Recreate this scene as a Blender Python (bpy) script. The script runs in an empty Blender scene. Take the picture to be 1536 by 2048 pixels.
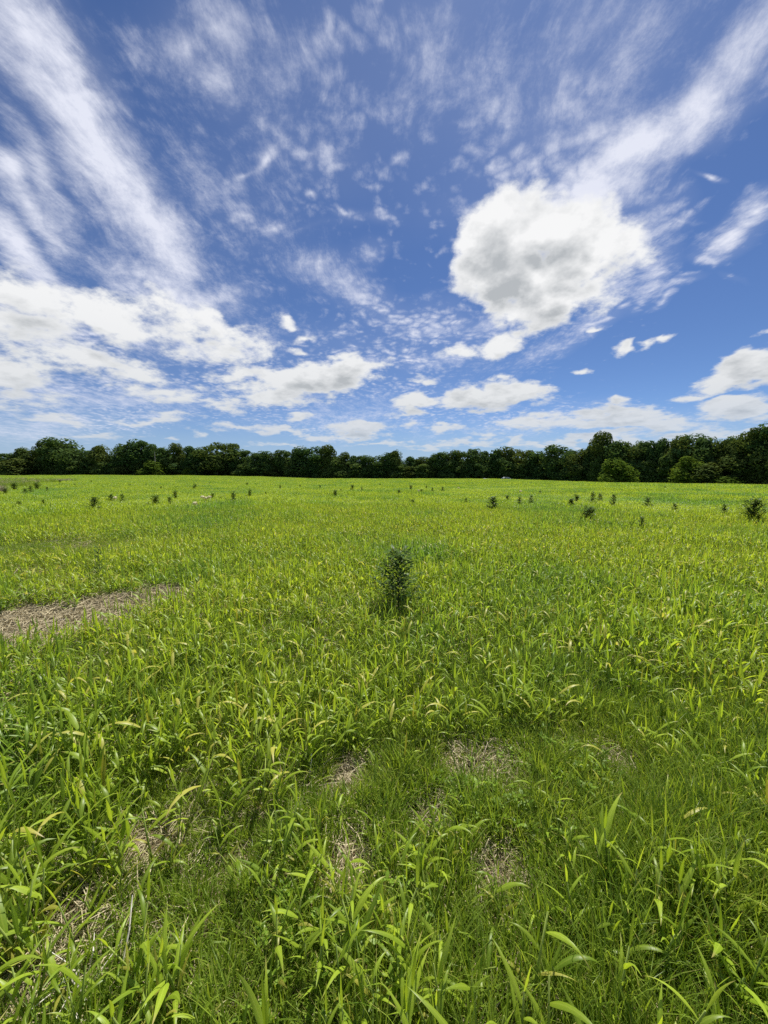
import bpy, math, random
import numpy as np
from mathutils import Vector, Matrix
R = math.radians
PI = math.pi
rng = np.random.default_rng(7)
random.seed(7)
scene = bpy.context.scene
COL = scene.collection

# ------------------------------------------------------------------ camera
F = 740.0                       # focal length in photograph pixels (2048 high)
EYE = 1.6
PITCH = math.atan(76 / F)       # eye level lies at photo row 948
cam = bpy.data.cameras.new('camera')
cam.sensor_fit = 'VERTICAL'; cam.sensor_height = 36.0
cam.lens = 36.0 * F / 2048
cam.clip_start = 0.05; cam.clip_end = 6000
camo = bpy.data.objects.new('camera', cam)
camo.location = (0, 0, EYE); camo.rotation_euler = (PI / 2 - PITCH, 0, 0)
COL.objects.link(camo); scene.camera = camo

def ray(px, py):
    "world direction seen at a photograph pixel"
    x, y = (px - 768) / F, (1024 - py) / F
    c, s = math.cos(PITCH), math.sin(PITCH)
    v = Vector((x, c + y * s, y * c - s))
    return v.normalized()

# ------------------------------------------------------------------ light
SUN_EL, SUN_AZ = R(60), R(24)   # azimuth clockwise from +Y
sun_dir = Vector((math.sin(SUN_AZ) * math.cos(SUN_EL), math.cos(SUN_AZ) * math.cos(SUN_EL), math.sin(SUN_EL)))
sl = bpy.data.lights.new('sun', 'SUN')
sl.energy = 5.0; sl.angle = R(0.53); sl.color = (1.0, 0.955, 0.88)
so = bpy.data.objects.new('sun', sl)
so.rotation_euler = sun_dir.to_track_quat('Z', 'Y').to_euler()
so.location = (0, 0, 50)
COL.objects.link(so)
scene.view_settings.view_transform = 'Standard'
scene.view_settings.look = 'None'
scene.view_settings.exposure = 0.4
scene.view_settings.gamma = 1.0
scene.view_settings.use_curve_mapping = False
cy = scene.cycles
cy.max_bounces = 6; cy.diffuse_bounces = 3; cy.glossy_bounces = 2
cy.transmission_bounces = 4; cy.transparent_max_bounces = 4
cy.caustics_reflective = False; cy.caustics_refractive = False
cy.sample_clamp_indirect = 6.0
cy.use_denoising = False

# ------------------------------------------------------------------ node helper
class NT:
    def __init__(s, tree): s.t = tree; s.n = tree.nodes; s.l = tree.links
    def add(s, typ, **kw):
        n = s.n.new(typ)
        for k, v in kw.items(): setattr(n, k, v)
        return n
    def put(s, sock, v):
        if isinstance(v, bpy.types.NodeSocket): s.l.new(v, sock)
        elif v is not None: sock.default_value = v
    def math(s, op, a, b=None, c=None, clamp=False):
        n = s.add('ShaderNodeMath', operation=op); n.use_clamp = clamp
        for i, v in enumerate((a, b, c)):
            if v is not None: s.put(n.inputs[i], v)
        return n.outputs[0]
    def vec(s, op, a, b=None, scale=None, val=False):
        n = s.add('ShaderNodeVectorMath', operation=op)
        s.put(n.inputs[0], a)
        if b is not None: s.put(n.inputs[1], b)
        if scale is not None: s.put(n.inputs['Scale'], scale)
        return n.outputs['Value' if val else 'Vector']
    def noise(s, v, scale, detail=4, rough=.55, lac=2.0, dist=0.0, color=False):
        n = s.add('ShaderNodeTexNoise')
        s.put(n.inputs['Vector'], v); s.put(n.inputs['Scale'], scale)
        n.inputs['Detail'].default_value = detail; n.inputs['Roughness'].default_value = rough
        n.inputs['Lacunarity'].default_value = lac; n.inputs['Distortion'].default_value = dist
        return n.outputs['Color' if color else 'Fac']
    def mrange(s, v, a, b, c=0.0, d=1.0, smooth=True):
        n = s.add('ShaderNodeMapRange'); n.interpolation_type = 'SMOOTHSTEP' if smooth else 'LINEAR'
        for i, x in enumerate((v, a, b, c, d)): s.put(n.inputs[i], x)
        return n.outputs[0]
    def mix(s, f, a, b, typ='MIX'):
        n = s.add('ShaderNodeMix', data_type='RGBA', blend_type=typ)
        s.put(n.inputs['Factor'], f)
        for nm, v in (('A', a), ('B', b)):
            sk = [i for i in n.inputs if i.name == nm and i.type == 'RGBA'][0]
            s.put(sk, v if isinstance(v, bpy.types.NodeSocket) else (v[0], v[1], v[2], 1.0))
        return [o for o in n.outputs if o.type == 'RGBA'][0]
    def sepxyz(s, v):
        n = s.add('ShaderNodeSeparateXYZ'); s.put(n.inputs[0], v); return n.outputs
    def comb(s, x, y, z):
        n = s.add('ShaderNodeCombineXYZ')
        for i, v in enumerate((x, y, z)): s.put(n.inputs[i], v)
        return n.outputs[0]

# ------------------------------------------------------------------ sky and clouds
world = bpy.data.worlds.new('World'); scene.world = world
world.use_nodes = True
world.cycles.sampling_method = 'NONE'
wt = NT(world.node_tree)
wt.n.clear()

def blob(px, py, rx, ry, rot):
    "an ellipse in the sky -> location, rotation, scale of a TEXTURE mapping in direction space"
    c = ray(px, py)
    a = R(rot)
    p1 = ray(px + rx * math.cos(a), py + rx * math.sin(a)) - c
    p2 = ray(px - ry * math.sin(a), py + ry * math.cos(a)) - c
    t1 = (p1 - c * p1.dot(c)); l1 = t1.length; t1.normalize()
    t2 = (p2 - c * p2.dot(c)); t2 = t2 - t1 * t2.dot(t1); l2 = t2.length; t2.normalize()
    m = Matrix((t1, t2, t1.cross(t2))).transposed()
    return c, m.to_euler('XYZ'), (l1, l2, 40.0)

def field(nt, vec, blobs, floor=-1.0, soft=0.12):
    acc = None
    for b in blobs:
        px, py, rx, ry, rot, w = b
        c, e, s3 = blob(px, py, rx, ry, rot)
        mp = nt.add('ShaderNodeMapping', vector_type='TEXTURE')
        v = vec
        if acc is not None:                       # chained, so the renderer works through the ellipses one after another
            n = nt.add('ShaderNodeVectorMath', operation='MULTIPLY_ADD')
            nt.put(n.inputs[0], acc); n.inputs[1].default_value = (1e-9,) * 3; nt.put(n.inputs[2], vec)
            v = n.outputs[0]
        nt.put(mp.inputs['Vector'], v)
        mp.inputs['Location'].default_value = c
        mp.inputs['Rotation'].default_value = e
        mp.inputs['Scale'].default_value = s3
        ln = nt.vec('LENGTH', mp.outputs[0], val=True)
        f = nt.math('MULTIPLY_ADD', ln, -w, w)
        acc = f if acc is None else nt.math('SMOOTH_MAX', acc, f, soft)
    return nt.math('MAXIMUM', acc, floor)

# (x, y, half width, half height, tilt, weight) in photograph pixels, turned into directions above
CUMULUS = [
    (1000,485,105,80,-12,1.20),(1110,455,125,72,8,1.20),(1020,560,112,76,4,1.20),(1160,520,105,78,0,1.10),(1185,465,80,50,25,0.80),
    (1240,500,66,50,0,0.60),(1105,600,110,48,-8,0.95),(1185,575,66,44,-25,0.60),(955,560,45,62,0,0.80),
    (995,690,85,34,-12,0.75),(1075,655,60,34,-20,0.60),(925,705,60,22,0,0.45),
    (45,585,170,55,8,0.65),(190,628,130,49,12,0.65),(55,655,170,44,4,0.59),(250,655,70,34,0,0.47),
    (345,645,100,42,10,0.44),(455,690,110,42,0,0.49),(430,650,90,34,10,0.44),
    (170,718,190,29,9,0.55),(30,745,110,35,6,0.59),(270,748,85,25,5,0.49),(50,795,110,25,6,0.41),
    (330,790,90,25,6,0.44),(430,806,110,17,5,0.35),(620,762,130,37,-4,1.05),(690,738,85,29,-10,0.76),
    (550,790,110,27,3,0.62),(500,742,95,24,-3,0.48),(680,708,32,18,0,0.56),(600,706,22,11,0,0.44),
    (850,760,42,14,0,0.58),(835,812,60,22,-8,0.85),(945,802,75,24,-8,1.00),(1025,786,95,30,2,1.05),
    (1240,832,120,28,3,0.95),(1165,846,70,18,0,0.75),(1320,850,120,20,3,0.80),(1055,846,90,20,-3,0.75),
    (1480,748,110,38,-18,1.10),(1560,740,120,45,0,1.10),(1395,795,70,14,-4,0.65),(1480,820,110,27,-6,1.00),
    (1228,803,24,10,-20,0.47),(900,858,44,9,0,0.65),(722,857,75,14,-3,0.85),(602,838,38,11,0,0.58),
    (560,862,80,10,6,0.60),(300,838,90,10,3,0.50),(640,872,60,8,6,0.50),(398,863,20,7,0,0.39),
    (966,871,24,12,0,0.55),(1026,885,20,8,0,0.55),(820,850,22,8,0,0.43),(940,886,80,8,0,0.45),
    (1190,880,150,13,0,0.70),(1390,872,130,12,-3,0.60),(1520,866,60,12,-8,0.70),(340,880,14,5,0,0.31),
    (1290,694,34,9,-18,0.39),(1242,697,26,9,-25,0.47),(1335,680,28,10,-22,0.47),(1165,732,24,9,0,0.35),
    (1185,650,18,8,0,0.39),(610,672,36,14,-8,0.43),(573,640,22,14,10,0.43),(820,880,14,6,0,0.31),
    (120,835,80,8,3,0.40),(700,872,90,8,0,0.45),(480,850,80,8,4,0.45),(200,872,90,7,0,0.40),(1090,888,90,8,0,0.50),(870,893,70,7,0,0.45),(1280,888,110,9,0,0.55),(760,890,60,6,0,0.40),(1240,868,60,10,0,0.55),(560,888,60,6,0,0.35),(1560,670,40,12,0,0.39)]
CIRRUS = [
    (90,60,220,150,50,.75),(180,240,380,120,62,.95),(290,430,250,85,60,.85),(90,330,240,60,58,.55),
    (330,560,200,70,30,.7),(420,600,110,55,10,.55),(150,120,180,90,50,.6),
    (20,330,110,60,40,.8),(75,400,160,45,38,.7),(40,460,170,50,35,.85),(110,520,120,40,25,.55),
    (395,90,110,80,20,.45),(465,70,70,110,-15,.6),(445,170,60,90,0,.5),(580,120,230,170,20,.28),
    (340,90,120,60,30,.3),(720,200,240,210,10,.18),(640,330,170,120,0,.22),
    (530,290,80,28,-45,.55),(475,340,50,14,-50,.5),(620,290,130,50,10,.38),(500,440,200,90,20,.2),
    (860,130,220,260,20,.28),(1040,170,380,70,-38,.32),(1180,70,380,90,-35,.28),(980,320,130,60,-20,.28),
    (1420,200,270,105,-36,.8),(1500,90,230,120,-50,.65),(1260,310,290,90,-24,.95),(1180,390,230,85,-8,1.0),(1330,430,110,60,-20,.5),(1100,300,300,60,-22,.5),(1060,370,220,45,-24,.6),
    (1240,420,100,55,30,.6),(1310,470,80,40,-20,.55),
    (640,570,110,38,18,.55),(740,600,170,60,12,.6),(860,650,200,62,8,.55),(760,520,70,30,-30,.4),
    (840,720,220,50,0,.5),(930,640,140,50,0,.45),(1100,690,100,30,-30,.4),
    (1490,455,150,48,-34,.85),(1540,400,90,45,-30,.8),(1430,510,70,18,-15,.55),(1345,580,90,16,-22,.6),(1315,612,50,12,-30,.55),
    (1180,450,180,14,-12,.4),(1370,435,70,9,-8,.4),(1450,348,40,10,0,.55),(1500,540,60,12,0,.2),
    (626,392,26,24,0,.6),(708,434,48,28,0,.6),(765,430,40,26,0,.45),(548,466,44,30,20,.6),
    (600,480,150,16,-10,.25),(420,760,400,80,0,.22),(150,840,420,60,0,.45),(820,790,260,60,0,.25),
    (760,330,60,14,-50,.3),(180,640,380,90,12,.55),(120,760,320,70,6,.5),(430,700,160,60,5,.5),(600,780,260,60,0,.35),(1300,560,110,45,-50,.6),(1180,640,120,35,-30,.6),(250,800,420,60,0,.4),(1100,860,500,50,0,.4),(700,840,400,50,0,.35),(450,420,230,260,0,.22),(1100,250,480,150,-32,.42),(900,420,120,60,20,.2),
    (1230,560,110,50,-35,.5),(1330,500,60,60,0,.35),(1000,400,90,30,-25,.35),(700,700,320,60,0,.28),(560,230,160,110,30,.3)]


def vnoise(nt, v, scale, amp, detail=2):
    w = nt.vec('SUBTRACT', nt.noise(v, scale, detail, .5, color=True), (0.5, 0.5, 0.5))
    return nt.vec('ADD', v, nt.vec('SCALE', w, scale=amp))

AXIS = Vector((0, math.cos(R(22)), math.sin(R(22))))

def cumulus_group(placed, detail):
    "cloud thickness along a direction; placed: with the clouds of the photograph, else only the chance ones"
    gt = bpy.data.node_groups.new('cumulus_thickness', 'ShaderNodeTree')
    gt.interface.new_socket('Vector', in_out='INPUT', socket_type='NodeSocketVector')
    gt.interface.new_socket('Thickness', in_out='OUTPUT', socket_type='NodeSocketFloat')
    g = NT(gt)
    gi = g.add('NodeGroupInput'); go = g.add('NodeGroupOutput')
    gv = gi.outputs[0]
    gz = g.math('MAXIMUM', g.sepxyz(gv)[2], 0.0)
    gs = g.math('POWER', g.math('ADD', gz, 0.13), -0.68)
    gp = g.vec('SCALE', gv, scale=gs)                              # finer towards the horizon, like a real cloud deck
    wa = g.math('MULTIPLY', g.math('DIVIDE', 1.0, gs), 0.20)
    n1 = g.noise(gp, 3.4, 3, .55, color=True)
    n1c = g.vec('SUBTRACT', n1, (.5, .5, .5))
    any_f = g.math('MULTIPLY_ADD', g.noise(gp, 1.5, 2, .5), 5.0, -2.9)
    any_f = g.math('MINIMUM', any_f, .8)
    if placed:
        wv = g.vec('ADD', gv, g.vec('SCALE', n1c, scale=wa))
        fld = field(g, wv, CUMULUS, -.8)
        off = g.mrange(g.vec('DOT_PRODUCT', gv, tuple(AXIS), val=True), .56, .64, 1.0, 0.0)
        fld = g.math('MAXIMUM', fld, g.math('MULTIPLY_ADD', g.math('ADD', any_f, .8), off, -.8))
    else:
        fld = g.math('MAXIMUM', any_f, -.8)
    bn = g.noise(gp, 5.0, 4 if detail else 3, .58)
    bl = g.math('MULTIPLY_ADD', g.math('ABSOLUTE', g.math('SUBTRACT', bn, .5)), -4.0, .40)
    bil = g.add('ShaderNodeTexVoronoi', feature='F1')
    bil.inputs['Scale'].default_value = 8.0
    g.put(bil.inputs['Vector'], g.vec('ADD', gp, g.vec('SCALE', n1c, scale=.5)))
    bl2 = g.math('MULTIPLY_ADD', bil.outputs['Distance'], -1.2, .55)
    th = g.math('ADD', g.math('MULTIPLY', fld, 2.0), g.math('MULTIPLY_ADD', bl, .45, g.math('MULTIPLY', bl2, .28)))
    fb = g.math('SUBTRACT', g.noise(gp, 11.0, 7 if detail else 2, .64), .5)
    th = g.math('ADD', th, g.math('MULTIPLY', fb, 2.3 if detail else .9))
    g.l.new(th, go.inputs[0])
    return gt

tc = wt.add('ShaderNodeTexCoord')
D = wt.vec('NORMALIZE', tc.outputs['Generated'])
dx, dy, dz = wt.sepxyz(D)
zc = wt.math('MAXIMUM', dz, 0.0)
sky = wt.add('ShaderNodeTexSky', sky_type='NISHITA')
sky.sun_disc = False; sky.sun_elevation = SUN_EL; sky.sun_rotation = SUN_AZ
sky.altitude = 300; sky.air_density = 1.0; sky.dust_density = .35; sky.ozone_density = 3.5
SKY_S = .069
tint = wt.mix(wt.mrange(dz, -.05, .30), (.64, .80, 1.12), (.56, .69, .93))
skyc = wt.mix(1.0, sky.outputs[0], tint, 'MULTIPLY')
skyc = wt.mix(wt.mrange(dz, -.02, .17, .85, 0.0), skyc, (4.3, 5.9, 7.9))     # pale air low over the land
inv = wt.math('DIVIDE', 1.0, wt.math('ADD', zc, .14))
P = wt.comb(wt.math('MULTIPLY', dx, inv), wt.math('MULTIPLY', dy, inv), 0.0)

def sky_shader(placed):
    g0, g1 = cumulus_group(placed, True), cumulus_group(placed, False)
    def thick(v, gg):
        n = wt.add('ShaderNodeGroup'); n.node_tree = gg
        wt.put(n.inputs[0], v); return n.outputs[0]
    T0 = thick(D, g0)
    up = wt.vec('SCALE', (.12, 0, 1.0), scale=wt.math('MULTIPLY_ADD', zc, .085, .010))
    T1 = thick(wt.vec('ADD', D, up), g1)
    cover = wt.mrange(T0, -.05, .80)
    # relief of the billows: how much higher the puffs stand on the sun side
    gs = wt.math('POWER', wt.math('ADD', zc, .13), -0.68); gp = wt.vec('SCALE', D, scale=gs)
    na = wt.noise(gp, 5.0, 5, .6); nb = wt.noise(wt.vec('ADD', gp, (.03, .0, .09)), 5.0, 5, .6)
    relief = wt.math('MULTIPLY', wt.math('SUBTRACT', nb, na), 2.6)
    deep = wt.mrange(T1, .1, 2.2)                                  # how much cloud lies on the sun side
    core = wt.mrange(T0, .2, 1.8)
    shade = wt.math('MULTIPLY', deep, wt.math('MULTIPLY_ADD', core, .65, .35), clamp=True)
    shade = wt.math('MULTIPLY', wt.math('ADD', shade, wt.math('MULTIPLY', relief, wt.mrange(T0, .3, 1.2)), clamp=True), .95)
    # cirrus: drawn-out fibres on a flat high layer
    Pw = vnoise(wt, P, 1.3, .45, 3)
    mp = wt.add('ShaderNodeMapping'); wt.put(mp.inputs['Vector'], Pw)
    mp.inputs['Rotation'].default_value = (0, 0, R(8)); mp.inputs['Scale'].default_value = (3.0, 1.35, 1)
    fib = wt.noise(mp.outputs[0], 2.6, 12, .74)
    cl = wt.noise(P, 10.0, 8, .74)
    wide = wt.math('MULTIPLY_ADD', wt.noise(P, .7, 2), 2.4, -1.15)
    if placed:
        cf = field(wt, vnoise(wt, D, 3.5, .2, 4), CIRRUS, -.25, .25)
        off = wt.mrange(wt.vec('DOT_PRODUCT', D, tuple(AXIS), val=True), .56, .64, 1.0, 0.0)
        cf = wt.math('MAXIMUM', cf, wt.math('MULTIPLY_ADD', wt.math('ADD', wide, .25), off, -.25))
    else:
        cf = wt.math('MAXIMUM', wide, -.25)
    rip = wt.add('ShaderNodeTexVoronoi', feature='F1'); rip.inputs['Scale'].default_value = 19.0
    wt.put(rip.inputs['Vector'], vnoise(wt, P, 6, .2, 3))
    ripm = wt.math('MULTIPLY_ADD', rip.outputs['Distance'], -2.2, .85)
    ripw = wt.mrange(wt.noise(wt.vec('ADD', P, (3.1, 1.7, 0)), 1.1, 2), .40, .6)
    tex = wt.math('MULTIPLY_ADD', wt.math('SUBTRACT', fib, .5), 1.9, wt.math('MULTIPLY', wt.math('SUBTRACT', cl, .5), 1.3))
    fib2 = wt.noise(mp.outputs[0], 11.0, 5, .7)
    tex = wt.math('MULTIPLY_ADD', wt.math('SUBTRACT', fib2, .5), .75, tex)
    tex = wt.math('ADD', tex, wt.math('MULTIPLY', wt.math('MULTIPLY', ripm, ripw), .55))
    veil = wt.math('MULTIPLY', wt.math('MAXIMUM', cf, 0), .24)
    cir = wt.math('ADD', veil, wt.mrange(wt.math('MULTIPLY_ADD', cf, 1.35, wt.math('MULTIPLY', tex, .85)), .0, 1.35, 0, .90), clamp=True)
    white = wt.mix(wt.mrange(dz, .05, .42), (7.7, 8.0, 8.3), (10.2, 10.25, 10.3))
    grey = wt.mix(wt.mrange(dz, 0, .3), (5.3, 5.7, 6.1), (4.9, 5.2, 5.5))
    c1 = wt.mix(cir, skyc, (8.6, 8.9, 10.2))
    c2 = wt.mix(wt.math('MULTIPLY', cover, wt.mrange(dz, 0, .2, .62, 1.0)), c1, wt.mix(shade, white, grey))
    bg = wt.add('ShaderNodeBackground'); wt.put(bg.inputs['Color'], c2); bg.inputs['Strength'].default_value = SKY_S
    return bg.outputs[0]

near = wt.math('GREATER_THAN', wt.vec('DOT_PRODUCT', D, tuple(AXIS), val=True), .56)
ms = wt.add('ShaderNodeMixShader'); wt.put(ms.inputs[0], near)
wt.l.new(sky_shader(False), ms.inputs[1]); wt.l.new(sky_shader(True), ms.inputs[2])
below = wt.add('ShaderNodeBackground'); wt.put(below.inputs['Color'], skyc); below.inputs['Strength'].default_value = SKY_S
m2 = wt.add('ShaderNodeMixShader'); wt.put(m2.inputs[0], wt.math('GREATER_THAN', dz, -.01))
wt.l.new(below.outputs[0], m2.inputs[1]); wt.l.new(ms.outputs[0], m2.inputs[2])
wo = wt.add('ShaderNodeOutputWorld'); wt.l.new(m2.outputs[0], wo.inputs['Surface'])

# ------------------------------------------------------------------ terrain
def ss(a, b, x):
    t = np.clip((np.asarray(x, float) - a) / (b - a), 0, 1); return t * t * (3 - 2 * t)
def terrain(x, y):
    x = np.asarray(x, float); y = np.asarray(y, float)
    z = -.12 * ss(20, 110, y) + .75 * ss(-20, -150, x) * ss(60, 200, y)
    z = z - 2.5 * ss(20, 112, x) * ss(25, 105, y) - 1.7 * ss(114, 165, y) * ss(-90, -10, x)
    near = np.exp(-((x ** 2 + y ** 2) / 60.0 ** 2))
    z = z + near * (.025 * np.sin(x * 1.3 + .5) * np.cos(y * 1.1) + .015 * np.sin(x * 3.1 + y * 2.3)) * ss(.5, 3, np.hypot(x, y))
    far = ss(20, 60, np.hypot(x, y))
    return z + far * (.10 * np.sin(x * .11 + 1) * np.cos(y * .09) + .05 * np.sin(x * .31 + y * .2))
def ground_at(px, py):
    "where the sight line through a photograph pixel meets the flat field"
    d = ray(px, py); t = EYE / -d.z
    return d.x * t, d.y * t
def at_range(px, Y):
    d = ray(px, 948); return d.x / d.y * Y

# value noise on numpy arrays
_tab = rng.random((256, 256))
def vn(x, y, s, o=0):
    x = np.asarray(x) * s + o * 17.3 + 512; y = np.asarray(y) * s + o * 9.7 + 512
    xi, yi = np.floor(x).astype(int), np.floor(y).astype(int)
    fx, fy = x - xi, y - yi; fx = fx * fx * (3 - 2 * fx); fy = fy * fy * (3 - 2 * fy)
    g_ = lambda a, b: _tab[a & 255, b & 255]
    return (g_(xi, yi) * (1 - fx) + g_(xi + 1, yi) * fx) * (1 - fy) + (g_(xi, yi + 1) * (1 - fx) + g_(xi + 1, yi + 1) * fx) * fy

# bare places: (photograph x, y of the ground, radius along x in m, radius along y in m, strength)
BARE = [(10,1278,1.0,.26,1.1),(110,1258,.8,.22,1.0),(40,1255,1.0,.33,1.2),(150,1240,.9,.30,1.15),(265,1215,.7,.27,1.15),(345,1195,.45,.22,.9),(-80,1280,1.0,.4,1.1),(60,1195,.9,.18,.55),
        (120,1076,.8,.4,.62),
        (690,1560,.11,.13,.75),(950,1530,.22,.20,.8),(1000,1740,.15,.14,.85),(700,1720,.11,.14,.85),(860,1640,.12,.10,.65),
        (130,1850,.11,.09,.9),(90,1960,.09,.07,.7),(290,1690,.13,.09,.7),(1240,1530,.12,.08,.55)]
SHORT = [(60,1105,2.6,1.0,1.0),(300,1085,1.4,.6,.6),(60,1160,1.4,.5,.7),(240,1170,.8,.3,.5),(1120,1560,.62,.42,1.0),(960,1620,.4,.4,.85),(1280,1450,.5,.35,.6),(1400,1500,.4,.35,.4),
         (760,1640,.4,.45,.6),(880,1850,.26,.2,.55),(400,1850,.35,.2,.8),(1080,1750,.2,.25,.7),(1330,1640,.5,.35,.55)]
def blobs_at(lst, x, y):
    v = np.zeros_like(np.asarray(x, float))
    for px, py, rx, ry, w in lst:
        cx_, cy_ = ground_at(px, py)
        r = np.sqrt(((x - cx_) / rx) ** 2 + ((y - cy_) / ry) ** 2)
        v = np.maximum(v, w * np.clip(1.4 - r, 0, 1))
    return v
def bare_at(x, y):
    v = blobs_at(BARE, x, y); n = vn(x, y, 3.3, 1) * .45 + vn(x, y, 10, 2) * .35 + vn(x, y, 26, 15) * .2
    return np.clip(v * 1.15 + (n - .5) * 1.7, 0, 1) * (v > .02)
def short_at(x, y):
    v = blobs_at(SHORT, x, y); n = vn(x, y, 1.7, 3) * .6 + vn(x, y, 5, 4) * .4
    return np.clip(v + (n - .5) * .8, 0, 1) * (v > .02)

# ------------------------------------------------------------------ objects
def link(o, parent=None):
    COL.objects.link(o)
    if parent is not None: o.parent = parent
    return o
def props(o, label=None, cat=None, group=None, kind=None):
    for k, v in (('label', label), ('category', cat), ('group', group), ('kind', kind)):
        if v: o[k] = v
    return o
class MB:
    "collects faces into one mesh"
    def __init__(s): s.v = []; s.f = []; s.m = []; s.t = []; s.n = 0; s.mi = 0; s.tint = .5; s.al = {}
    def add(s, v, f):
        v = np.asarray(v, float); s.v.append(v)
        s.f += [tuple(i + s.n for i in q) for q in f]; s.m += [s.mi] * len(f); s.t += [s.tint] * len(f); s.n += len(v)
    def mesh(s, name, mats, smooth=False):
        me = bpy.data.meshes.new(name)
        me.from_pydata(np.concatenate(s.v).tolist(), [], s.f)
        for m in (mats if isinstance(mats, (list, tuple)) else [mats]): me.materials.append(m)
        me.polygons.foreach_set('material_index', s.m)
        a = me.attributes.new('tint', 'FLOAT', 'FACE'); a.data.foreach_set('value', s.t)
        if s.al:
            al = np.zeros((s.n, 3), np.float32)
            for k, w in s.al.items(): al[k:k + len(w)] = w
            a = me.attributes.new('along', 'FLOAT_VECTOR', 'POINT'); a.data.foreach_set('vector', al.ravel())
        if smooth: me.polygons.foreach_set('use_smooth', [True] * len(s.f))
        me.update(); return me
    def obj(s, name, mats, parent=None, smooth=False):
        return link(bpy.data.objects.new(name, s.mesh(name, mats, smooth)), parent)
    def tube(s, pts, radii, sides=5, cap=True):
        pts = [Vector(p) for p in pts]; V = []; Fc = []
        for i, p in enumerate(pts):
            d = (pts[min(i + 1, len(pts) - 1)] - pts[max(i - 1, 0)]).normalized()
            u = d.orthogonal().normalized(); w = d.cross(u)
            for k in range(sides):
                a = 2 * PI * k / sides; V.append(p + (u * math.cos(a) + w * math.sin(a)) * radii[i])
        for i in range(len(pts) - 1):
            for k in range(sides):
                a = i * sides + k; b = i * sides + (k + 1) % sides
                Fc.append((a, b, b + sides, a + sides))
        if cap: Fc.append(tuple(range(sides - 1, -1, -1))); Fc.append(tuple(range((len(pts) - 1) * sides, len(pts) * sides)))
        s.add([tuple(v) for v in V], Fc)
    def leaf(s, base, az, el, L, W, curve, segs=5, fold=.25, wide=2, peak=.35, twist=0.0, tipsharp=1.0):
        "a lance-shaped blade leaving base at elevation el, bending over by curve radians along its length"
        V = []; al = []; p = np.array(base, float); e = el; drift = U(-.5, .5) / segs; wob = U(0, 6)
        ts = np.linspace(0, 1, segs + 1)
        for i, t in enumerate(ts):
            if t < peak: w = .38 + .62 * math.sin(t / peak * PI / 2)
            else: w = max(0.0, 1 - ((t - peak) / (1 - peak)) ** 1.25) ** tipsharp
            w *= W / 2 * (1 + .10 * math.sin(wob + t * 9)); ca, sa = math.cos(az), math.sin(az); az += drift * (.4 + t)
            d = np.array([ca * math.cos(e), sa * math.cos(e), math.sin(e)])
            tw = twist * t
            side = np.array([-sa, ca, 0.0]); nrm = np.cross(d, side)
            sd = side * math.cos(tw) + nrm * math.sin(tw); nn = np.cross(d, sd)
            al += [(t, 1, 0)] if i == segs else [(t, 0, 0), (t, 1, 0), (t, 0, 0)] if wide == 2 else [(t, 0, 0)] * 2
            if i == segs: V.append(p.copy())
            elif wide == 2:
                up = -nn * (w * fold)
                V += [p - sd * w + up * 1.0, p.copy() , p + sd * w + up * 1.0]
            else: V += [p - sd * w, p + sd * w]
            p = p + d * (L / segs); e -= curve / segs * (.5 + t)
        k = 3 if wide == 2 else 2; Fc = []
        for i in range(segs):
            a = i * k; b = a + k
            if i < segs - 1:
                for j in range(k - 1): Fc.append((a + j, a + j + 1, b + j + 1, b + j))
            else:
                for j in range(k - 1): Fc.append((a + j, a + j + 1, b))
        s.al[s.n] = al
        s.add(V, Fc)

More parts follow.
